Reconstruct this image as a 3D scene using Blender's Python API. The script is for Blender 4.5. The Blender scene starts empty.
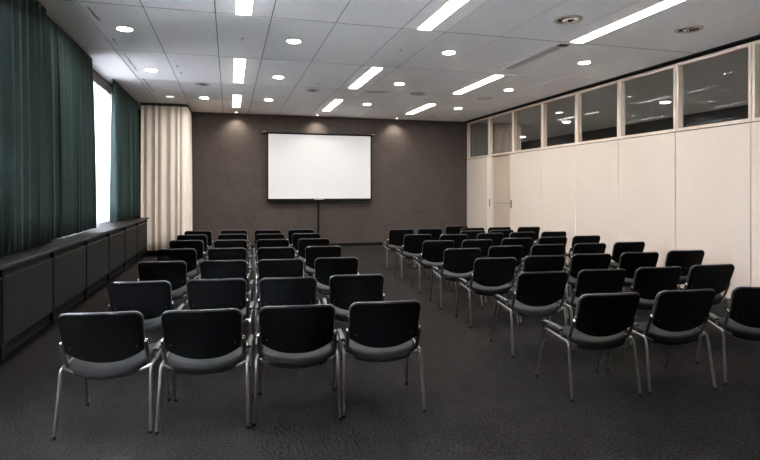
import bpy, bmesh, math, random
from mathutils import Vector
random.seed(7)
S = bpy.context.scene
COL = S.collection
R = math.radians

# ---------------------------------------------------------------- view
F, TH, HY, EYE = 542.2, R(15.51), 190.76, 1.526
S.view_settings.view_transform = 'Standard'
S.view_settings.look = 'None'
S.view_settings.gamma = 1
S.view_settings.use_curve_mapping = False
S.view_settings.exposure = 0.66
S.cycles.use_denoising = True
S.cycles.max_bounces = 10
S.cycles.diffuse_bounces = 6
S.cycles.transparent_max_bounces = 16
S.cycles.sample_clamp_indirect = 60
cam = bpy.data.cameras.new('camera')
cam.sensor_width = 36
cam.lens = F / 760 * 36
cam.shift_y = -(230 - HY) / 760
cam.clip_start = .05
co = bpy.data.objects.new('camera', cam)
COL.objects.link(co)
co.location = (0, 0, EYE)
co.rotation_euler = (R(90), 0, -TH)
S.camera = co

# ---------------------------------------------------------------- helpers
def obj(name, bm, mat, parent=None, smooth=False):
    me = bpy.data.meshes.new(name)
    bmesh.ops.recalc_face_normals(bm, faces=bm.faces)
    bm.to_mesh(me); bm.free()
    if smooth:
        me.shade_smooth()
        me.set_sharp_from_angle(angle=R(40))
    me.materials.append(mat)
    o = bpy.data.objects.new(name, me)
    COL.objects.link(o)
    if parent: o.parent = parent
    return o

def tag(o, label, cat, group=None, kind=None):
    o['label'] = label; o['category'] = cat
    if group: o['group'] = group
    if kind: o['kind'] = kind
    return o

def thing(name, loc, label, cat, group=None, rz=0):
    o = bpy.data.objects.new(name, None)
    o.empty_display_size = .1
    COL.objects.link(o)
    o.location = loc; o.rotation_euler = (0, 0, rz)
    return tag(o, label, cat, group)

def struct(name, bm, mat, label, cat, parent=None, smooth=False):
    o = obj(name, bm, mat, parent, smooth)
    if parent is None:
        tag(o, label, cat)
    o['kind'] = 'structure'
    return o

def dup(root, loc, rz=0, label=None, group=None):
    r = root.copy(); COL.objects.link(r)
    r.location = loc; r.rotation_euler = (0, 0, rz)
    if label: r['label'] = label
    if group: r['group'] = group
    for ch in list(root.children):
        c = ch.copy(); COL.objects.link(c); c.parent = r
        for g in list(ch.children):
            d = g.copy(); COL.objects.link(d); d.parent = c
    return r

def box(bm, x0, x1, y0, y1, z0, z1, bev=0):
    b = bmesh.new()
    vs = [b.verts.new((x, y, z)) for x in (x0, x1) for y in (y0, y1) for z in (z0, z1)]
    for f in ((0,1,3,2),(4,6,7,5),(0,4,5,1),(2,3,7,6),(0,2,6,4),(1,5,7,3)):
        b.faces.new([vs[i] for i in f])
    if bev:
        bmesh.ops.bevel(b, geom=b.edges[:], offset=bev, segments=2, affect='EDGES', profile=.5)
    me = bpy.data.meshes.new('tmp'); b.to_mesh(me); b.free()
    bm.from_mesh(me); bpy.data.meshes.remove(me)
    return bm

def fillet(pts, rad, n=5):
    pts = [Vector(p) for p in pts]
    out = [pts[0]]
    for i in range(1, len(pts)-1):
        a, b, c = pts[i-1], pts[i], pts[i+1]
        u = (a-b); v = (c-b)
        r = min(rad, u.length*.49, v.length*.49)
        p, q_ = b + u.normalized()*r, b + v.normalized()*r
        for k in range(n+1):
            t = k/n
            out.append(p*(1-t)**2 + b*2*t*(1-t) + q_*t*t)
    out.append(pts[-1])
    return out

def tube(bm, pts, rx, ry=None, seg=8, up=(0,0,1)):
    """sweep an oval section (rx sideways, ry along the frame's second axis) along pts"""
    ry = ry or rx
    pts = [Vector(p) for p in pts]
    rings = []
    up = Vector(up)
    for i, p in enumerate(pts):
        t = (pts[min(i+1, len(pts)-1)] - pts[max(i-1, 0)]).normalized()
        a = t.cross(up)
        if a.length < 1e-4: a = t.cross(Vector((1, 0, 0)))
        a.normalize(); b = a.cross(t).normalized()
        rings.append([bm.verts.new(p + a*rx*math.cos(2*math.pi*k/seg) + b*ry*math.sin(2*math.pi*k/seg)) for k in range(seg)])
    for r0, r1 in zip(rings, rings[1:]):
        for k in range(seg):
            bm.faces.new((r0[k], r0[(k+1) % seg], r1[(k+1) % seg], r1[k]))
    bm.faces.new(rings[0][::-1]); bm.faces.new(rings[-1])
    return bm

def lathe(bm, prof, seg=32, cx=0, cy=0, cz=0):
    rings = []
    for r, z in prof:
        if r < 1e-6: rings.append([bm.verts.new((cx, cy, cz+z))])
        else: rings.append([bm.verts.new((cx+r*math.cos(2*math.pi*k/seg), cy+r*math.sin(2*math.pi*k/seg), cz+z)) for k in range(seg)])
    for a, b in zip(rings, rings[1:]):
        for k in range(seg):
            k2 = (k+1) % seg
            if len(a) == 1 and len(b) == 1: continue
            if len(a) == 1: bm.faces.new((a[0], b[k], b[k2]))
            elif len(b) == 1: bm.faces.new((a[k], a[k2], b[0]))
            else: bm.faces.new((a[k], a[k2], b[k2], b[k]))
    return bm

def layers(bm, rings):
    """closed solid from stacked outlines of equal length, capped with centre fans"""
    vr = [[bm.verts.new(p) for p in r] for r in rings]
    n = len(vr[0])
    for a, b in zip(vr, vr[1:]):
        for k in range(n):
            bm.faces.new((a[k], a[(k+1) % n], b[(k+1) % n], b[k]))
    bm.faces.new(vr[0][::-1]); bm.faces.new(vr[-1])
    return bm

# ---------------------------------------------------------------- materials
def mat(name, col, rough=.6, metal=0, spec=.5, sheen=0, noise=None, bump=None, coat=0, vary=None):
    """noise=(scale, amount) mottles the colour; bump=(scale, strength, distance)"""
    m = bpy.data.materials.new(name); m.use_nodes = True
    nt = m.node_tree; p = nt.nodes['Principled BSDF']
    p.inputs['Base Color'].default_value = (*col, 1)
    p.inputs['Roughness'].default_value = rough
    p.inputs['Metallic'].default_value = metal
    p.inputs['Specular IOR Level'].default_value = spec
    p.inputs['Sheen Weight'].default_value = sheen
    p.inputs['Coat Weight'].default_value = coat
    tc = nt.nodes.new('ShaderNodeTexCoord')
    src = None
    for (sc, amt, det) in (noise or ()):
        nz = nt.nodes.new('ShaderNodeTexNoise')
        nz.inputs['Scale'].default_value = sc; nz.inputs['Detail'].default_value = det
        nt.links.new(tc.outputs['Object'], nz.inputs['Vector'])
        mr = nt.nodes.new('ShaderNodeMapRange')
        mr.inputs['From Min'].default_value = .25; mr.inputs['From Max'].default_value = .75
        mr.inputs['To Min'].default_value = 1-amt; mr.inputs['To Max'].default_value = 1+amt
        nt.links.new(nz.outputs['Fac'], mr.inputs['Value'])
        vm = nt.nodes.new('ShaderNodeVectorMath'); vm.operation = 'SCALE'
        if src is None: vm.inputs[0].default_value = col
        else: nt.links.new(src, vm.inputs[0])
        nt.links.new(mr.outputs[0], vm.inputs['Scale'])
        src = vm.outputs[0]
    if src is not None: nt.links.new(src, p.inputs['Base Color'])
    if bump:
        nz = nt.nodes.new('ShaderNodeTexNoise'); nz.inputs['Scale'].default_value = bump[0]
        nz.inputs['Detail'].default_value = 3
        nt.links.new(tc.outputs['Object'], nz.inputs['Vector'])
        bp = nt.nodes.new('ShaderNodeBump'); bp.inputs['Strength'].default_value = bump[1]; bp.inputs['Distance'].default_value = bump[2]
        nt.links.new(nz.outputs['Fac'], bp.inputs['Height'])
        nt.links.new(bp.outputs[0], p.inputs['Normal'])
    return m

def emit(name, col, st):
    m = bpy.data.materials.new(name); m.use_nodes = True
    nt = m.node_tree; nt.nodes.clear()
    o = nt.nodes.new('ShaderNodeOutputMaterial'); e = nt.nodes.new('ShaderNodeEmission')
    e.inputs['Color'].default_value = (*col, 1); e.inputs['Strength'].default_value = st
    nt.links.new(e.outputs[0], o.inputs[0])
    return m

M = {}
M['carpet'] = mat('carpet', (.0235, .0207, .0192), .95, spec=.03, noise=((.9, .20, 3), (7, .14, 3), (60, .85, 3)), bump=(60, .7, .012))
M['ceiling'] = mat('ceiling_board', (.90, .89, .88), .8, spec=.25, noise=((.8, .03, 2), (60, .02, 2)))
M['plenum'] = mat('plenum_dark', (.03, .03, .03), .9)
M['black'] = mat('black_paint', (.006, .006, .0065), .65, spec=.15)
M['wallfabric'] = mat('brown_wall_fabric', (.090, .074, .065), .9, spec=.05, noise=((1.3, .10, 3), (9, .10, 4), (70, .22, 2)), bump=(90, .35, .006))
M['beige'] = mat('pale_beige_panel', (.68, .58, .485), .6, spec=.2, noise=((.7, .02, 2), (14, .012, 4)))
M['framewood'] = mat('pale_wood_frame', (.70, .575, .455), .5, spec=.35, noise=((6, .05, 4),))
M['doorleaf'] = mat('tan_door', (.50, .40, .305), .5, noise=((3, .04, 3),))
M['jamb'] = mat('white_jamb', (.83, .73, .64), .5)
M['white'] = mat('white_paint', (.8, .79, .78), .6)
M['green'] = mat('green_velvet', (.043, .068, .064), .85, spec=.1, sheen=.04, noise=((40, .12, 3),))
M['beigecurtain'] = mat('cream_curtain', (.87, .765, .665), .85, spec=.15, noise=((30, .04, 3),))
M['tape'] = mat('dark_heading_tape', (.07, .06, .05), .8)
M['unlit_header'] = mat('grey_unlit_heading', (.34, .31, .28), .8)  # heading greyed to paint in the missing backlight above the window head
M['sill'] = mat('dark_brown_sill', (.017, .0155, .015), .48, spec=.4, noise=((8, .25, 4),))
M['cabinet'] = mat('dark_cabinet', (.005, .0048, .0048), .55, spec=.15)
M['screenwhite'] = mat('screen_white', (.78, .775, .765), .7, spec=.2)
M['shell'] = mat('black_plastic', (.0035, .0035, .0037), .6, spec=.12)
M['seat'] = mat('charcoal_upholstery', (.0195, .019, .019), .62, spec=.22, noise=((160, .15, 2),), bump=(260, .2, .002))
M['seat_highlit'] = mat('charcoal_upholstery_highlit', (.050, .049, .049), .32, spec=.6, bump=(260, .1, .002))  # seat charcoal made lighter and glossier, part of the lit rim is colour
M['steel'] = mat('grey_steel', (.33, .31, .29), .32, metal=1)
M['darksteel'] = mat('dark_grey_steel', (.16, .155, .15), .35, metal=.8)
M['chrome'] = mat('chrome', (.75, .74, .72), .15, metal=1)
M['armpad'] = mat('grey_plastic', (.045, .044, .043), .38, spec=.5)
M['rubber'] = mat('black_rubber', (.012, .012, .012), .8)
M['ringbeige'] = mat('beige_ring', (.42, .36, .30), .5)
M['ringwhite'] = mat('white_ring', (.74, .73, .72), .5)
M['stain'] = mat('dusty_stain', (.46, .44, .42), .9, noise=((9, .35, 4),))
M['slotbrown'] = mat('brown_slot', (.20, .155, .12), .8, noise=((14, .5, 4),))
M['slatgrey'] = mat('grey_slot', (.50, .48, .46), .6)
M['lamp'] = emit('lamp_linear', (1, .975, .94), 24)
M['lampround'] = emit('lamp_round', (1, .97, .93), 150)
M['lampdim'] = emit('lamp_dim', (1, .97, .93), 1.1)
M['lampnext'] = emit('lamp_next', (1, .97, .93), 150)
M['lampspot'] = emit('lamp_spot', (1, .96, .9), 8)

def grille_material():
    m = mat('perforated_metal', (.030, .029, .029), 0.6, spec=.08)
    nt = m.node_tree; p = nt.nodes['Principled BSDF']
    tc = nt.nodes.new('ShaderNodeTexCoord')
    w = nt.nodes.new('ShaderNodeTexWave'); w.bands_direction = 'Z'; w.inputs['Scale'].default_value = 14
    w2 = nt.nodes.new('ShaderNodeTexWave'); w2.bands_direction = 'Y'; w2.inputs['Scale'].default_value = 14
    for x in (w, w2): nt.links.new(tc.outputs['Object'], x.inputs['Vector'])
    mx = nt.nodes.new('ShaderNodeMath'); mx.operation = 'MULTIPLY'
    nt.links.new(w.outputs['Fac'], mx.inputs[0]); nt.links.new(w2.outputs['Fac'], mx.inputs[1])
    cr = nt.nodes.new('ShaderNodeValToRGB')
    cr.color_ramp.elements[0].position = .25; cr.color_ramp.elements[0].color = (.030, .029, .028, 1)
    cr.color_ramp.elements[1].position = .55; cr.color_ramp.elements[1].color = (.003, .003, .003, 1)
    nt.links.new(mx.outputs[0], cr.inputs[0]); nt.links.new(cr.outputs[0], p.inputs['Base Color'])
    return m
M['grille'] = grille_material()

def glass_material(name, ior, tint):
    m = bpy.data.materials.new(name); m.use_nodes = True
    nt = m.node_tree; nt.nodes.clear()
    o = nt.nodes.new('ShaderNodeOutputMaterial')
    t = nt.nodes.new('ShaderNodeBsdfTransparent'); t.inputs[0].default_value = (*tint, 1)
    g = nt.nodes.new('ShaderNodeBsdfGlossy'); g.inputs['Roughness'].default_value = .02
    f = nt.nodes.new('ShaderNodeFresnel'); f.inputs['IOR'].default_value = ior
    x = nt.nodes.new('ShaderNodeMixShader')
    nt.links.new(f.outputs[0], x.inputs[0]); nt.links.new(t.outputs[0], x.inputs[1]); nt.links.new(g.outputs[0], x.inputs[2])
    nt.links.new(x.outputs[0], o.inputs[0])
    return m
M['glass'] = glass_material('clerestory_glass', 1.10, (.86, .86, .85))
M['windowglass'] = glass_material('window_glass', 1.45, (.95, .97, 1))

def sheer_material(name, tint):
    m = bpy.data.materials.new(name); m.use_nodes = True
    nt = m.node_tree; nt.nodes.clear()
    o = nt.nodes.new('ShaderNodeOutputMaterial')
    d = nt.nodes.new('ShaderNodeBsdfDiffuse'); d.inputs[0].default_value = (.85, .85, .86, 1)
    t = nt.nodes.new('ShaderNodeBsdfTranslucent'); t.inputs[0].default_value = (*tint, 1)
    tr = nt.nodes.new('ShaderNodeBsdfTransparent')
    a = nt.nodes.new('ShaderNodeMixShader'); a.inputs[0].default_value = .6
    b = nt.nodes.new('ShaderNodeMixShader'); b.inputs[0].default_value = .02
    nt.links.new(d.outputs[0], a.inputs[1]); nt.links.new(t.outputs[0], a.inputs[2])
    nt.links.new(a.outputs[0], b.inputs[1]); nt.links.new(tr.outputs[0], b.inputs[2])
    nt.links.new(b.outputs[0], o.inputs[0])
    return m
M['sheer'] = sheer_material('white_sheer', (.88, .9, .93))
M['voile'] = sheer_material('lined_white_sheer', (.17, .175, .186))

# ---------------------------------------------------------------- room shell
H = 3.555
YB, YR = 14.72, -4.0           # screen wall, wall behind the camera
XL, XR = -2.48, 6.74           # window wall, panelled wall
bm = bmesh.new(); box(bm, XL-.2, 15.0, YR-.2, 21.2, -.12, 0)
struct('floor', bm, M['carpet'], 'dark grey flecked carpet covering the whole floor', 'floor')

# ceiling: boards with open joints under a dark plenum
xs = [XL, -1.585, -.92, -.155, .475, 1.24, 2.08, 2.665, 3.45, 4.22, 4.95, 5.72, 6.63]
ys = [YR, -1.86, .22, 2.30, 4.38, 6.46, 8.53, 10.62, 12.70, YB]
bm = bmesh.new()
g = .0045
for x0, x1 in zip(xs, xs[1:]):
    for y0, y1 in zip(ys, ys[1:]):
        gy = .011
        box(bm, x0+g*(x0 > XL), x1-g, y0+gy, y1-gy, H, H+.003)
cl = struct('ceiling', bm, M['ceiling'], 'pale grey ceiling of large flat boards with thin joints', 'ceiling')
bm = bmesh.new(); box(bm, XL-.2, XR+.1, YR-.2, YB+.2, H+.003, H+.15)
struct('ceiling_slab', bm, M['plenum'], 'dark void above the ceiling joints', 'ceiling', cl)
bm = bmesh.new(); box(bm, -1.600, -1.588, YR, 13.3, H-.012, H)
struct('trim_1', bm, M['ringwhite'], 'thin white rail along the ceiling beside the curtains', 'trim')

# screen wall
bm = bmesh.new()
box(bm, XL-.2, 6.9, YB, YB+.2, 0, H+.03)
struct('wall_back', bm, M['wallfabric'], 'dark brown fabric covered wall behind the projection screen', 'wall')
bm = bmesh.new(); box(bm, XL, XR, YB-.016, YB, 0, .078)
struct('baseboard_back', bm, M['black'], 'black skirting along the dark brown wall', 'baseboard')
# wall behind the camera
bm = bmesh.new(); box(bm, XL-.2, 6.9, YR-.2, YR, 0, H+.03)
struct('wall_rear', bm, M['white'], 'white wall behind the seating', 'wall')
# window wall; the second opening is unseen, added to daylight the ceiling
WINS = [(9.15, 11.45), (1.7, 4.4)]
WZ0 = .95
bm = bmesh.new()
for a, b in ((YR, 1.7), (4.4, 9.15), (11.45, YB)): box(bm, XL-.2, XL, a, b, 0, H+.03)
for a, b in WINS: box(bm, XL-.2, XL, a, b, 0, WZ0); box(bm, XL-.2, XL, a, b, 3.32 if a > 5 else 3.5, H+.03)
box(bm, XL, -2.08, 4.62, 4.68, .92, H)  # unseen pier added to block daylight leaking behind the curtains
struct('wall_left', bm, M['white'], 'white window wall behind the green curtains', 'wall')
for k, (WY0, WY1) in enumerate(WINS):
    WZ1 = 3.32 if k == 0 else 3.5
    bm = bmesh.new()
    for y in (WY0, (WY0+WY1)/2-.03, WY1-.06): box(bm, XL-.14, XL-.08, y, y+.06, WZ0, WZ1)
    for z in (WZ0, WZ1-.06): box(bm, XL-.139, XL-.081, WY0, WY1, z, z+.06)
    w = struct('window_%d' % (1 if k == 0 else 16), bm, M['white'], ('tall daylit window behind the white sheer curtain', 'unseen tall window behind a sheer curtain, added to daylight the ceiling')[k], 'window')
    bm = bmesh.new(); box(bm, XL-.114, XL-.108, WY0+.02, WY1-.02, WZ0+.02, WZ1-.02)
    struct('window_pane', bm, M['windowglass'], '', '', w)

# panelled wall: full bays of pale boards with thin seams and a doorway
D0, D1, D2 = 12.16, 13.19, 13.42      # doorway edges and its post
seams = [YB, D2, D1, D0, 10.76, 9.50, 8.26, 6.96, 5.68, 4.40, 3.12, 1.84, .56, -.72, -2.0, -3.28, YR]
ZS = 2.455
bm = bmesh.new()
for y1, y0 in zip(seams, seams[1:]):
    if y1 in (D2, D1): continue
    box(bm, XR, XR+.03, y0+.007, y1-.007, .02, ZS-.014)
wr = struct('wall_right', bm, M['beige'], 'pale beige panelled wall with thin seams beneath the high glazing', 'wall')
bm = bmesh.new(); box(bm, XR+.03, XR+.12, YR, D0, 0, ZS); box(bm, XR+.03, XR+.12, D1, YB, 0, ZS)
struct('wall_core', bm, M['plenum'], '', '', wr)
bm = bmesh.new(); box(bm, XR-.006, XR+.04, D1+.005, D2-.005, 0, ZS)
struct('trim_2', bm, M['jamb'], 'pale door post beside the recessed tan door', 'trim')
bm = bmesh.new(); box(bm, XR+.08, XR+.12, D0-.02, D1+.02, .007, ZS-.002)
d = struct('door_1', bm, M['doorleaf'], 'tan recessed door in the pale panelled wall', 'door')
bm = bmesh.new(); box(bm, XR+.072, XR+.08, D0+.02, D1-.12, 1.195, 1.215)
struct('rail', bm, mat('rail_tan', (.33, .25, .18), .5), '', '', d)
bm = bmesh.new(); lathe(bm, [(0, .035), (.016, .033), (.018, .02), (.009, .016), (.009, 0)], 16)
for v in bm.verts: v.co = Vector((XR+.08 - v.co.z, D1-.12+v.co.x, 1.10+v.co.y))
struct('knob', bm, M['chrome'], '', '', d, True)
for y in (D1+.05, D0-.06):
    bm = bmesh.new(); box(bm, XR-.014, XR-.001, y-.03, y+.03, 1.10, 1.30, .003)
    p = struct('handle_plate', bm, M['steel'], '', '', d)
    for z in (1.13, 1.20, 1.26):
        bm = bmesh.new(); box(bm, XR-.018, XR-.013, y-.018, y+.006, z, z+.022)
        struct('slot', bm, M['black'], '', '', p)
bm = bmesh.new(); box(bm, XR+.002, XR+.125, D0-.003, D0+.003, 0, ZS-.012); box(bm, XR+.002, XR+.125, D1-.003, D1+.003, 0, ZS-.012)
struct('door_lining', bm, M['jamb'], '', '', d)
# black shadow gap above the glazing, and the base line
bm = bmesh.new(); box(bm, XR-.02, XR+.12, YR, YB, 3.52, H+.02)
struct('trim_3', bm, M['black'], 'black shadow gap between ceiling and high glazing', 'trim')
bm = bmesh.new(); box(bm, XR-.008, XR, YR, D0, 0, .02); box(bm, XR-.008, XR, D1, YB, 0, .02)
struct('baseboard_right', bm, M['black'], 'thin black foot strip along the pale panelled wall', 'baseboard')
# clerestory windows, each a frame and a pane
mull = [14.71, 13.31, 12.02, 10.72, 9.48, 8.24, 6.95, 5.67, 4.39, 3.11, 1.83, .55, -.73, -2.01, -3.29]
ords = ['first', 'second', 'third', 'fourth', 'fifth', 'sixth', 'seventh', 'eighth', 'ninth', 'tenth', 'eleventh', 'twelfth', 'thirteenth', 'fourteenth']
ZT, ZB, fw, fd = 3.52, ZS, .044, .10
for i, (y1, y0) in enumerate(zip(mull, mull[1:])):
    a, b = y0+.004, y1-.004
    bm = bmesh.new()
    box(bm, XR, XR+fd, a, a+fw, ZB, ZT, .003); box(bm, XR, XR+fd, b-fw, b, ZB, ZT, .003)
    box(bm, XR+.001, XR+fd-.001, a+fw, b-fw, ZB, ZB+.045); box(bm, XR+.001, XR+fd-.001, a+fw, b-fw, ZT-.05, ZT)
    wn = struct('window_%d' % (i+2), bm, M['framewood'], 'pale wood framed high window, %s bay from the dark wall' % ords[i], 'window')
    bm = bmesh.new(); box(bm, XR+.078, XR+.084, a+fw-.01, b-fw+.01, ZB+.04, ZT-.04)
    struct('window_pane', bm, M['glass'], '', '', wn)
# the neighbouring room seen through the high glazing
NX, NY = 11.75, 21.0
bm = bmesh.new(); box(bm, NX, NX+.2, YR, NY, 0, H+.03)
struct('wall_neighbour', bm, mat('neighbour_dark', (.085, .082, .08), .8), 'dark grey wall of the neighbouring room behind the glazing', 'wall')
bm = bmesh.new(); box(bm, XR+.12, NX+.2, NY, NY+.2, 0, H+.03); box(bm, XR+.12, NX, YR-.2, YR, 0, H+.03)
box(bm, XR+.12, 8.45, YB+.1, YB+.25, 0, H+.03); box(bm, XR, XR+.12, YB+.2, NY+.2, 0, H+.03)
struct('wall_end', bm, mat('neighbour_grey', (.42, .41, .40), .8), 'grey end wall of the neighbouring room', 'wall')
bm = bmesh.new(); box(bm, XR+.13, NX+.2, YR, NY+.2, H-.003, H+.02)
struct('ceiling_neighbour', bm, M['ceiling'], 'pale ceiling of the neighbouring room', 'ceiling')
bm = bmesh.new(); box(bm, XR+.13, NX+.2, YR, NY+.2, -.005, .006)
struct('floor_neighbour', bm, mat('neighbour_floor', (.55, .52, .48), .7), 'light floor of the neighbouring room', 'floor')

# ---------------------------------------------------------------- sill and radiator cabinets
bm = bmesh.new(); box(bm, XL, -1.775, 3.3, 13.37, .882, .916, .005)
tag(obj('window_shelf', bm, M['sill']), 'long dark brown shelf on top of the radiator cabinets under the curtains', 'shelf')
posts = [3.83, 5.20, 6.56, 7.96, 9.35, 10.70, 12.06, 13.36]
for i, (a, b) in enumerate(zip(posts, posts[1:])):
    t = thing('radiator_cabinet', (-1.82, a, 0), 'black radiator cabinet with perforated front, %s bay from the cream curtain' % ords[len(posts)-2-i], 'radiator cabinet', 'radiator cabinets under the window shelf')
    L = b-a; bk = XL+.03+1.82
    bm = bmesh.new()
    box(bm, bk, -.02, .001, L-.001, .115, .135); box(bm, bk, bk+.03, .001, L-.001, .115, .881)
    box(bm, -.055, -.03, .03, L-.03, .135, .881); box(bm, bk, -.02, .001, .025, .115, .881); box(bm, bk, -.02, L-.025, L-.001, .115, .881)
    obj('body', bm, M['cabinet'], t)
    for ya, yb in ((.001, .03), (L-.03, L-.001)):
        bm = bmesh.new(); box(bm, -.03, .004, ya, yb, .10, .881)
        obj('post', bm, M['black'], t)
    bm = bmesh.new(); box(bm, -.025, -.004, .032, L-.032, .235, .795)
    gp = obj('grille_panel', bm, M['grille'], t)
    bm = bmesh.new(); box(bm, -.026, .001, .032, L-.032, .795, .806)
    obj('panel_edge', bm, M['darksteel'], gp)
    bm = bmesh.new(); box(bm, bk, -.16, .03, L-.03, 0, .116)
    obj('plinth', bm, M['black'], t)

# ---------------------------------------------------------------- curtains
def curtain(path, z0, z1, amp, wl, mat_, name, nz=8, seed=0, shape=None, parent=None, thick=.004, irregular=.35, zf=None):
    """hanging cloth: path = list of (x, y); folds run across it"""
    rnd = random.Random(seed)
    P = [Vector((x, y, 0)) for x, y in path]
    d = [0]
    for a, b in zip(P, P[1:]): d.append(d[-1] + (b-a).length)
    L = d[-1]; n = int(L/wl*12)
    ph = 0; cols = []
    j = 0; cur = rnd.uniform(1-irregular, 1+irregular); am = rnd.uniform(.6, 1.25)
    for i in range(n+1):
        s = L*i/n
        k = max(q for q in range(len(d)-1) if d[q] <= s+1e-9); k = min(k, len(P)-2)
        u = (s-d[k])/(d[k+1]-d[k])
        p = P[k].lerp(P[k+1], u); t = (P[k+1]-P[k]).normalized(); nrm = Vector((t.y, -t.x, 0))
        ph += 2*math.pi*(L/n)/(wl*cur)
        if ph > 2*math.pi*(j+1):
            j += 1; cur = rnd.uniform(1-irregular, 1+irregular); am = rnd.uniform(.6, 1.25)
        w = math.sin(ph); w = math.copysign(abs(w)**.85, w)
        cols.append((p, nrm, t, w*am, math.cos(ph)*am, s/L))
    bm = bmesh.new(); grid = []
    for i, (p, nrm, t, w, c, sn) in enumerate(cols):
        row = []
        for k in range(nz+1):
            z = z0 + (z1-z0)*k/nz
            fall = 1 - .62*(k/nz)**2
            q_ = p + nrm*amp*w*fall + t*amp*.35*c*w*fall
            if shape: q_ = shape(q_, sn, z)
            zz = z + (.008*w if k == 0 else 0)
            row.append(bm.verts.new((q_.x, q_.y, zz)))
        grid.append(row)
    for a, b in zip(grid, grid[1:]):
        for k in range(nz): bm.faces.new((a[k], b[k], b[k+1], a[k+1]))
    o = obj(name, bm, mat_, parent, True)
    sm = o.modifiers.new('cloth', 'SOLIDIFY'); sm.thickness = thick; sm.offset = 0
    return o

def rail(bm, path, z0, z1, w):
    for (x0, y0), (x1, y1) in zip(path, path[1:]):
        tube(bm, [(x0, y0, (z0+z1)/2), (x1, y1, (z0+z1)/2)], w/2, (z1-z0)/2, 8)
    return bm

def hung(name, path, z0, amp, wl, mt, label, seed, **kw):
    o = curtain(path, z0, H-.035, amp, wl, mt, name, seed=seed, **kw)
    tag(o, label, 'curtain')
    bm = bmesh.new(); rail(bm, path, H-.035, H-.002, .03)
    obj('curtain_rail', bm, M['tape'], o)
    return o
hung('green_curtain', [(-2.03, 6.90), (-2.03, 9.06)], .955, .08, .145, M['green'], 'dark green pleated curtain just before the bright white sheer', 3)
hung('green_curtain', [(-2.03, 10.76), (-2.03, 13.34)], .955, .07, .135, M['green'], 'dark green pleated curtain between white sheer and cream curtain', 5)
hung('green_curtain', [(-1.97, 4.70), (-1.97, 6.78)], .94, .07, .19, M['green'], 'dark green curtain cut off by the edge of the photo', 9)
vo = hung('sheer_curtain', [(-2.19, 8.80), (-2.19, 11.75)], .95, .035, .12, M['voile'], 'white translucent sheer curtain glowing with daylight', 11, thick=.0)

curtain([(-2.185, 8.80), (-2.185, 11.75)], H-.20, H-.04, .03, .12, M['unlit_header'], 'heading_tape', nz=1, seed=11, parent=vo, thick=.0)  # grey strip paints the sheer's top as cut off from backlight
for a, b, nm in ((1.6, 4.55, 'out of view, added to spread daylight over the ceiling'),):  # unseen sheer, added to scatter window light upward
    hung('sheer_curtain', [(-2.10, a), (-2.10, b)], .95, .022, .09, M['sheer'], 'white translucent sheer curtain %s' % nm, 12, thick=.0)

nc = curtain([(7.62, YB-.05), (8.5, YB-.05)], .1, H-.02, .03, .14, M['beigecurtain'], 'cream_curtain', seed=4)
tag(nc, 'cream curtain of the neighbouring room seen through the high glazing', 'curtain')
cpath = [(-1.965, 13.445), (-1.30, 13.445), (-1.06, 13.45), (-.98, 13.48), (-.95, 13.58), (-.95, 14.66)]
cc = curtain(cpath, .145, H-.06, .042, .165, M['beigecurtain'], 'cream_curtain', seed=21, irregular=.5)
tag(cc, 'cream floor-length curtain wrapping the corner of the dark wall', 'curtain')
bm = bmesh.new(); rail(bm, cpath, H-.03, H-.002, .03)
obj('curtain_rail', bm, M['tape'], cc)
tp = curtain(cpath, H-.075, H-.025, .040, .165, M['tape'], 'heading_tape', nz=1, seed=21, parent=cc, irregular=.5)

# ---------------------------------------------------------------- projection screen on its stand
SY = 14.56
t = thing('projection_screen', (2.32, SY, 0), 'white projection screen on a black stand before the dark brown wall', 'projection screen')
lx = lambda x: x-2.32
x0, x1, z0, z1 = .985, 3.765, 1.315, 3.03
bm = bmesh.new(); box(bm, lx(x0), lx(x1), -.004, .004, z0, z1)
obj('screen_surface', bm, M['screenwhite'], t)
for xa in (lx(x0)-.03, lx(x1)):
    bm = bmesh.new(); box(bm, xa, xa+.03, -.006, .006, z0, z1)
    obj('border', bm, M['black'], t)
bm = bmesh.new(); box(bm, lx(x0)-.14, lx(x1)+.10, -.03, .04, z1, z1+.045, .008)
tb = obj('top_bar', bm, M['black'], t)
for xa, xb in ((lx(x0)-.15, lx(x0)-.05), (lx(x1)+.03, lx(x1)+.12)):
    bm = bmesh.new(); box(bm, xa, xb, -.02, .03, z1+.045, z1+.062, .004)
    obj('end_cap', bm, M['slatgrey'], tb)
bm = bmesh.new(); box(bm, lx(x0)-.03, lx(x1)+.03, -.035, .05, z0-.075, z0, .008)
bb = obj('bottom_case', bm, M['black'], t)
bm = bmesh.new(); tube(bm, fillet([(-.13, -.04, z0-.01), (-.1, -.06, z0-.02), (.1, -.06, z0-.02), (.13, -.04, z0-.01)], .03), .012)
obj('handle', bm, M['ringbeige'], bb, True)
bm = bmesh.new(); tube(bm, [(0, .03, .12), (0, .03, z0-.05)], .026, seg=12)
obj('pole', bm, M['black'], t, True)
for a in (0, 120, 240):
    bm = bmesh.new()
    c_, s_ = math.sin(R(a+180)), math.cos(R(a+180))
    e = .11 if s_ > .2 else .30
    tube(bm, [(0, .03, .32), (c_*e*.5, .03+s_*e*.5, .17), (c_*e, .03+s_*e, .012)], .011, seg=8)
    obj('leg', bm, M['black'], t, True)

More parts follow.
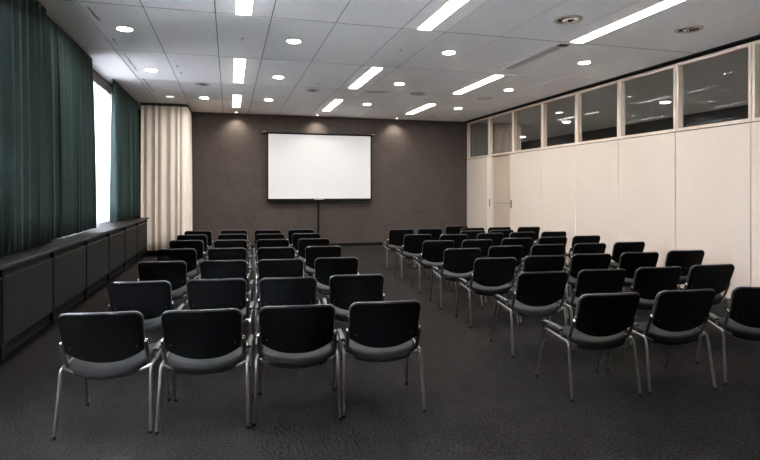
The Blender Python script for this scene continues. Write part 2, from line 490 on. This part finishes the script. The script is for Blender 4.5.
# ---------------------------------------------------------------- ceiling lights
def linear(x, y0, y1, label):
    t = thing('linear_ceiling_light', (x, (y0+y1)/2, H), label, 'ceiling light', 'linear ceiling lights')
    L = (y1-y0)/2; w = .082
    bm = bmesh.new()
    box(bm, -w-.012, -w, -L-.012, L+.012, -.007, 0); box(bm, w, w+.012, -L-.012, L+.012, -.007, 0)
    box(bm, -w, w, -L-.012, -L, -.007, 0); box(bm, -w, w, L, L+.012, -.007, 0)
    obj('frame', bm, M['ringwhite'], t)
    bm = bmesh.new(); box(bm, -w, w, -L, L, -.012, -.001)
    obj('diffuser', bm, M['lamp'], t)
    return t
rowname = {.155: 'row by the curtains', 2.35: 'middle row', 4.56: 'row by the panelled wall'}
ly = [(4.55, 6.40), (8.62, 10.44), (11.88, 13.56)]
depth = ['third', 'second', 'first']
for x in (.155, 2.35, 4.56):
    for (a, b), dn in zip(ly, depth):
        linear(x, a, b, 'bright linear ceiling light, %s from the dark wall, %s' % (dn, rowname[x]))

def downlight(x, y, label, m=None, r=.083):
    t = thing('round_downlight', (x, y, H), label, 'downlight', 'round downlights in the ceiling')
    bm = bmesh.new(); lathe(bm, [(r, -.002), (r+.004, -.010), (r+.018, -.006), (r+.022, 0)], 28)
    obj('trim_ring', bm, M['ringwhite'], t, True)
    bm = bmesh.new(); lathe(bm, [(0, -.014), (r*.6, -.013), (r*.88, -.010), (r-.001, -.006), (r-.001, -.001)], 28)
    obj('lamp_disc', bm, m or M['lampround'], t, True)
colname = {-1.265: 'above the curtains', .84: 'beside the linear row near the curtains', 3.10: 'between middle and wall-side linear rows', 5.40: 'along the panelled wall'}
for x in colname:
    for y, dn in ((7.39, 'third'), (9.80, 'second'), (12.3, 'first')):
        if x < -1 and dn == 'first':
            downlight(-1.23, 12.43, 'dim round downlight above the cream curtain', M['lampdim'])
            downlight(-.53, 12.40, 'lit round downlight just before the cream curtain', r=.083)
        else:
            downlight(x, y, 'lit round downlight, %s from the dark wall, %s' % (dn, colname[x]))

for i, (x, y) in enumerate(((10.6, 18.2), (9.55, 13.9), (9.6, 10.2), (9.55, 6.6), (9.55, 3.0), (9.55, -.8))):
    downlight(x, y, 'small lit downlight in the neighbouring room, %s from its far end' % ords[i], M['lampnext'], .10)
for x, nm in ((.17, 'beside the cream curtain'), (2.27, 'above the white screen'), (4.49, 'between screen and panelled wall')):
    t = thing('wall_washer_spot', (x, 14.44, H), 'small lit ceiling spot washing the dark wall, %s' % nm, 'spotlight', 'small spots along the dark wall')
    bm = bmesh.new(); lathe(bm, [(.032, -.004), (.045, -.012), (.055, 0)], 20)
    obj('trim_ring', bm, M['ringwhite'], t, True)
    bm = bmesh.new(); lathe(bm, [(0, -.012), (.03, -.010), (.034, -.004)], 20)
    obj('lamp_disc', bm, M['lampspot'], t, True)
    ld = bpy.data.lights.new('spot_lamp', 'SPOT'); ld.energy = 30; ld.color = (1, .93, .85)
    ld.spot_size = R(110); ld.spot_blend = .9; ld.shadow_soft_size = .03
    lo = bpy.data.objects.new('spot_lamp', ld); COL.objects.link(lo); lo.parent = t
    lo.location = (0, 0, -.03); lo.rotation_euler = (R(16), 0, 0)

# unlit round fittings with a dark throat
def eyeball(x, y, r, label, ring):
    t = thing('recessed_spot', (x, y, H), label, 'recessed spot')
    bm = bmesh.new(); lathe(bm, [(r*.72, -.004), (r*.78, -.014), (r*.98, -.010), (r, 0)], 36)
    obj('ring', bm, ring, t, True)
    bm = bmesh.new(); lathe(bm, [(0, -.001), (r*.73, -.0015)], 36)
    obj('throat', bm, M['black'], t, True)
    bm = bmesh.new(); lathe(bm, [(r*.25, -.003), (r*.3, -.016), (r*.55, -.012), (r*.6, -.003)], 28, cx=r*.12, cy=-r*.1)
    obj('reflector', bm, M['chrome'], t, True)
eyeball(3.86, 5.59, .165, 'unlit round recessed spot with dark chrome throat above the aisle-side chairs', M['ringbeige'])
eyeball(5.55, 5.52, .165, 'unlit round recessed spot with beige ring above the high glazing', M['ringbeige'])
def air_disc(x, y, r, label, m1, m2):
    t = thing('ceiling_air_disc', (x, y, H), label, 'air vent', 'round air vents in the ceiling')
    bm = bmesh.new(); lathe(bm, [(r*.55, -.004), (r*.62, -.018), (r*.9, -.010), (r, 0)], 32)
    obj('ring', bm, m1, t, True)
    bm = bmesh.new(); lathe(bm, [(0, -.016), (r*.4, -.014), (r*.5, -.004), (r*.56, -.004)], 32)
    obj('cone', bm, m2, t, True)
air_disc(-.49, 10.83, .15, 'dirty round air vent with dark rim before the cream curtain', M['slatgrey'], M['plenum'])
air_disc(1.62, 10.91, .14, 'dark centred round air vent between two linear light rows', M['slatgrey'], M['plenum'])
air_disc(3.79, 10.72, .17, 'grey stained round air vent near the second wall-side linear light', M['stain'], M['slatgrey'])
air_disc(5.39, 10.85, .17, 'faint beige round air vent beside the high glazing', mat('pale_stain', (.60, .55, .50), .8), M['ringwhite'])
air_disc(5.28, 13.72, .09, 'small white round air vent in the corner by the dark wall', M['ringwhite'], M['slatgrey'])
# flat dusty marks beside the vents
def stain(x, y, rx, ry, seed, label):
    rnd = random.Random(seed); bm = bmesh.new()
    n = 22; c = bm.verts.new((x, y, H-.0012))
    vs = [bm.verts.new((x+rx*math.cos(2*math.pi*k/n)*rnd.uniform(.6, 1.1), y+ry*math.sin(2*math.pi*k/n)*rnd.uniform(.6, 1.1), H-.0012)) for k in range(n)]
    for k in range(n): bm.faces.new((c, vs[k], vs[(k+1) % n]))
    obj('dust_mark', bm, M['stain'], cl)['kind'] = 'structure'
stain(2.9, 10.75, .30, .10, 2, 'grey dusty smudge on the ceiling boards above the central aisle')

def sprinkler(x, y, label):
    bm = bmesh.new(); lathe(bm, [(0, -.03), (.018, -.03), (.018, -.026), (.006, -.022), (.006, -.008), (.024, -.004), (.026, 0)], 16)
    o = obj('sprinkler_head', bm, M['slatgrey'], None, True); o.location = (x, y, H)
    tag(o, label, 'sprinkler', 'sprinkler heads in the ceiling')
sprinkler(.165, 7.43, 'small sprinkler head between two linear lights near the curtains')
sprinkler(1.61, 10.16, 'small sprinkler head just before the dark centred vent')
sprinkler(2.37, 7.42, 'small sprinkler head between two linear lights of the middle row')
sprinkler(-.81, 9.34, 'small sprinkler head above the second chair block end')
sprinkler(-.80, 9.87, 'small sprinkler head next to the dirty round vent')

# linear air slot near the panelled wall
t = thing('linear_air_slot', (4.46, 7.34, H), 'long grey recessed air slot in the ceiling beside the panelled wall', 'air vent')
for xa, xb, dz in ((-.095, -.075, .012), (.075, .095, .006)):
    bm = bmesh.new(); box(bm, xa, xb, -.80, .80, -dz, 0)
    obj('rail', bm, M['ringwhite'], t)
bm = bmesh.new(); box(bm, -.075, .075, -.79, .80, -.003, 0)
obj('slat_bed', bm, M['slatgrey'], t)
bm = bmesh.new(); box(bm, -.06, .09, -.80, -.70, -.008, -.003)
obj('end_gap', bm, M['plenum'], t)
bm = bmesh.new(); box(bm, -.068, -.04, -.70, .80, -.006, -.003)
obj('slit', bm, M['slatgrey'], t)
# broken slots beside the curtain rail
for (a, b, w, nm) in ((6.62, 7.12, .035, 'first'), (7.88, 8.16, .03, 'second'), (8.62, 9.95, .026, 'third'), (10.6, 12.1, .026, 'fourth')):
    t = thing('ceiling_slot', (-1.50, (a+b)/2, H), 'narrow worn brown slot by the thin ceiling rail, %s along from the curtain edge' % nm, 'air vent', 'narrow slots beside the ceiling rail')
    L = (b-a)/2
    for xa, xb, dz in ((-.045, -.03, .006), (.03, .04, .004)):
        bm = bmesh.new(); box(bm, xa, xb, -L, L, -dz, 0)
        obj('rail', bm, M['ringwhite'], t)
    rnd = random.Random(int(a*10)); bm = bmesh.new(); n = max(4, int(L/.06))
    p = []
    for k in range(n+1):
        y = -L+2*L*k/n; c = rnd.uniform(-.008, .008); hw = rnd.uniform(.15, 1)*w*.45
        p.append((bm.verts.new((c-hw, y, -.0015)), bm.verts.new((c+hw, y, -.0015))))
    for q0, q1 in zip(p, p[1:]): bm.faces.new((q0[0], q0[1], q1[1], q1[0]))
    obj('slit', bm, M['slotbrown'], t)

# ---------------------------------------------------------------- chairs
TOPZ = .786
def rrect(w, d, r, n=6, cx=0, cy=0):
    pts = []
    for sx, sy, a0 in ((1, 1, 0), (-1, 1, 90), (-1, -1, 180), (1, -1, 270)):
        for k in range(n+1):
            a = R(a0+90*k/n)
            pts.append((cx+sx*(w/2-r)+r*math.cos(a), cy+sy*(d/2-r)+r*math.sin(a)))
    # extra points on the straight runs
    out = []
    for i, p in enumerate(pts):
        q_ = pts[(i+1) % len(pts)]
        out.append(p)
        if math.hypot(q_[0]-p[0], q_[1]-p[1]) > .12:
            for k in range(1, 7): out.append((p[0]+(q_[0]-p[0])*k/7, p[1]+(q_[1]-p[1])*k/7))
    return out

def seat_z(x, y):
    u = x/.24; v = (y-.31)/.22
    return -.046*(1-min(1, u*u)) * (.8+.2*max(0, -v)) - .012*max(0, -v) - .018*max(0, v-.55)**2*6 - .008*max(0, -v-.6)
def pad(bm, w, d, r, cy, lay):
    rings = []
    for ins, z in lay:
        rings.append([(x, y, z+seat_z(x, y)) for x, y in rrect(w-2*ins, d-2*ins, max(.015, r-ins), 6, 0, cy)])
    return layers_dome(bm, rings)
def layers_dome(bm, rings):
    vr = [[bm.verts.new(p) for p in r] for r in rings]
    n = len(vr[0])
    for a, b in zip(vr, vr[1:]):
        for k in range(n): bm.faces.new((a[k], a[(k+1) % n], b[(k+1) % n], b[k]))
    for r, flip in ((vr[0], True), (vr[-1], False)):
        z = sum(v.co.z for v in r)/n; x = sum(v.co.x for v in r)/n; y = sum(v.co.y for v in r)/n
        c = bm.verts.new((x, y, rings_center(r)))
        for k in range(n): bm.faces.new((r[k], r[(k+1) % n], c))
    return bm
def rings_center(r):
    return min(v.co.z for v in r)

TLT = .130/.334
def back_outline(w, t0, tb_side, tb_mid, r, n=7):
    """points (x, t): t measured down the panel from its top"""
    pts = []
    wb = w*.965
    for k in range(n+1):
        a = R(180-90*k/n); pts.append((-w/2+r+r*math.cos(a), t0+r-r*math.sin(a)))
    for k in range(1, 8): pts.append((-w/2+r+(w-2*r)*k/8, t0))
    for k in range(n+1):
        a = R(90-90*k/n); pts.append((w/2-r+r*math.cos(a), t0+r-r*math.sin(a)))
    for k in range(1, 5): pts.append((w/2+(wb-w)/2*k/5, t0+r+(tb_side-t0-r)*k/5))
    m = 22
    for k in range(m+1):
        u = 1-2*k/m
        q_ = math.copysign(abs(u)**.9, u)
        tt = tb_side+(tb_mid-tb_side)*(1-abs(u)**2.1)
        pts.append((wb/2*q_, tt))
    for k in range(1, 5): pts.append((-wb/2-(w-wb)/2*k/5, tb_side+(t0+r-tb_side)*k/5))
    return pts
def back_solid(bm, w, t0, ts, tm, r, lay):
    cx, ct = 0, (t0+tm)/2
    rings = []
    for ins, y in lay:
        ring = []
        kx = (w/2-ins)/(w/2); kt = ((tm-t0)/2-ins)/((tm-t0)/2)
        for x, tt in back_outline(w, t0, ts, tm, r):
            X = x*kx; T = ct+(tt-ct)*kt
            ring.append((X, T*TLT + y - .062 + .022*(X/.24)**2, TOPZ - T))
        rings.append(ring)
    return layers(bm, rings)

def make_chair():
    t = bpy.data.objects.new('conference_chair', None); COL.objects.link(t)
    t['category'] = 'chair'
    bm = bmesh.new()
    pad(bm, .478, .452, .085, .305, [(.022, .408), (.006, .414), (.0, .432), (.002, .448), (.012, .460), (.035, .465), (.09, .466), (.15, .466)])
    o = obj('seat_cushion', bm, M['seat'], t, True)
    bm = bmesh.new()
    pad(bm, .466, .44, .08, .305, [(.12, .386), (.05, .387), (.014, .394), (.0, .408), (.004, .420)])
    obj('seat_shell', bm, M['shell'], t, True)
    bm = bmesh.new()
    back_solid(bm, .4935, 0, .258, .335, .055, [(.006, .006), (.001, .011), (0, .020), (.002, .032), (.010, .041), (.025, .045)])
    obj('backrest_cushion', bm, M['seat_highlit'], t, True)
    bm = bmesh.new()
    back_solid(bm, .484, .009, .266, .343, .050, [(.012, -.008), (.003, -.005), (0, .001), (0, .012)])
    sh = obj('backrest_shell', bm, M['shell'], t, True)
    for s in (-1, 1):
        bm = bmesh.new(); lathe(bm, [(0, .003), (.004, .002), (.0045, 0)], 10)
        T = .235
        for v in bm.verts: v.co = Vector((s*.198+v.co.x, T*TLT-.062+.022*.68-.009-v.co.z, TOPZ-T+v.co.y))
        obj('screw', bm, M['darksteel'], sh, True)
    def fr(z): return TLT*(TOPZ-z)
    for s in (-1, 1):
        # side frame: rear leg, side rail, front leg
        path = [(s*.280, .028, .012), (s*.268, .092, .408), (s*.266, .445, .432), (s*.276, .566, .012)]
        f = fillet(path, .034, 8)
        cut1, cut2 = 9, len(f)-10
        for (a, b, nm) in ((0, cut1, 'leg'), (cut1, cut2, 'side_rail'), (cut2, len(f)-1, 'leg')):
            bm = bmesh.new(); tube(bm, f[a:b+1], .0100, .0100, 10, up=(1, 0, 0))
            o = obj(nm, bm, M['steel'], t, True)
            if nm == 'leg':
                foot = f[0] if a == 0 else f[-1]
                bm = bmesh.new(); lathe(bm, [(0, 0), (.0112, 0), (.0125, .003), (.0115, .018), (.0, .018)], 12, foot.x, foot.y, 0)
                obj('foot_cap', bm, M['rubber'], o, True)
        # back upright
        up = fillet([(s*.248, fr(.58)-.030, .58), (s*.248, fr(.45)-.022, .450), (s*.242, fr(.40)-.008, .402), (s*.215, .32, .385)], .05, 6)
        bm = bmesh.new(); tube(bm, up, .0085, .014, 10, up=(1, 0, 0))
        u = obj('back_upright', bm, M['darksteel'], t, True)
        p = up[0]
        bm = bmesh.new(); lathe(bm, [(0, .014), (.008, .011), (.012, .004), (.0125, -.006), (.0, -.006)], 12, p.x, p.y, p.z)
        obj('cap', bm, M['chrome'], u, True)
        # low armrest pad with its post
        ap = fillet([(s*.268, .458, .440), (s*.269, .475, .470), (s*.270, .430, .490), (s*.270, .25, .492), (s*.270, .192, .478)], .03, 5)
        bm = bmesh.new(); tube(bm, ap, .0105, .018, 10, up=(1, 0, 0))
        a = obj('armrest', bm, M['armpad'], t, True)
        bm = bmesh.new(); tube(bm, [(s*.270, .205, .482), (s*.268, .196, .412)], .007, seg=8)
        obj('post', bm, M['steel'], a, True)
    for y in (.108, .40):
        bm = bmesh.new()
        tube(bm, fillet([(-.266, y, .412), (-.22, y, .388), (-.1, y, .352), (.1, y, .352), (.22, y, .388), (.266, y, .412)], .06, 5), .009, seg=8)
        obj('crossbar', bm, M['steel'], t, True)
    return t

LB = [[(-.761, 3.678, 6.6), (-.166, 3.588, 6.6), (.428, 3.553, 6.6), (1.015, 3.523, 5.5)],
 [(-.713, 4.840, 4.9), (-.104, 4.797, 5.8), (.489, 4.712, 6.4), (1.093, 4.707, 6.6)],
 [(-.685, 6.142, 4.8), (-.062, 6.053, 6.3), (.541, 5.986, 6.3), (1.155, 5.973, 6.9)],
 [(-.655, 7.403, 5.1), (-.028, 7.331, 5.6), (.597, 7.254, 6.3), (1.221, 7.248, 6.5)],
 [(-.624, 8.647, 5.0), (.018, 8.530, 6.2), (.642, 8.474, 6.3), (1.267, 8.421, 5.9)],
 [(-.611, 9.698, 6.2), (.051, 9.683, 6.1), (.680, 9.531, 6.2), (1.291, 9.465, 5.7)],
 [(-.559, 10.590, 6.1), (.086, 10.642, 6.1), (.701, 10.484, 6.1), (1.329, 10.476, 5.4)]]
RB = [[(2.667, 3.364, 4.0), (3.314, 3.323, 4.9), (4.005, 3.245, 24)],
 [(2.782, 4.414, 5.5), (3.414, 4.404, 5.9), (4.051, 4.390, 6.0), (4.70, 4.385, 6.0)],
 [(2.854, 5.476, 5.9), (3.494, 5.503, 6.9), (4.133, 5.522, 8.3), (4.800, 5.503, 8.0), (5.509, 5.525, 9.2)],
 [(2.905, 6.478, 5.5), (3.612, 6.624, 5.5), (4.274, 6.646, 5.4), (4.931, 6.623, 6.2), (5.625, 6.657, 6.3)],
 [(3.014, 7.585, 5.4), (3.645, 7.572, 3.8), (4.371, 7.667, 7.9), (5.033, 7.694, 5.6), (5.721, 7.773, 5.8)],
 [(3.102, 8.749, 4.7), (3.696, 8.599, 5.2), (4.427, 8.681, 3.3), (5.098, 8.747, 4.1), (5.722, 8.717, 5.1)],
 [(3.213, 10.026, 4.6), (3.813, 10.055, 5.3), (4.66, 10.68, 5.4), (4.718, 10.02, 6.4), (5.33, 10.052, 4.8), (5.95, 9.960, 4.6)]]
proto = make_chair(); first = [True]
def place(x, y, a, label, group):
    if first[0]:
        first[0] = False
        proto.location = (x, y, 0); proto.rotation_euler = (0, 0, -R(a)); proto['label'] = label; proto['group'] = group
    else:
        dup(proto, (x, y, 0), -R(a), label, group)
lpos = ['beside the windows', 'second from the windows', 'second from the aisle', 'at the aisle']
rpos = ['at the aisle', 'second from the aisle', 'third from the aisle', 'fourth from the aisle', 'fifth from the aisle', 'sixth from the aisle']
for k, row in enumerate(LB):
    for j, (x, y, a) in enumerate(row):
        place(x, y, a, 'black padded chair %s, %s row from the screen, curtain-side block' % (lpos[j], ords[6-k]), 'chairs of the curtain-side block')
for k, row in enumerate(RB):
    for j, (x, y, a) in enumerate(row):
        place(x, y, a, 'black padded chair %s, %s row from the screen, panelled-wall block' % (rpos[j], ords[6-k]), 'chairs of the panelled-wall block')
place(4.376, 9.29, 5, 'black padded chair squeezed behind the first row, third from the aisle', 'chairs of the panelled-wall block')
place(4.975, 9.30, 5, 'black padded chair squeezed behind the first row, fourth from the aisle', 'chairs of the panelled-wall block')

# ---------------------------------------------------------------- daylight
wd = bpy.data.worlds.new('sky'); S.world = wd; wd.use_nodes = True
bg = wd.node_tree.nodes['Background']
bg.inputs['Color'].default_value = (.97, .985, 1, 1); bg.inputs['Strength'].default_value = 62
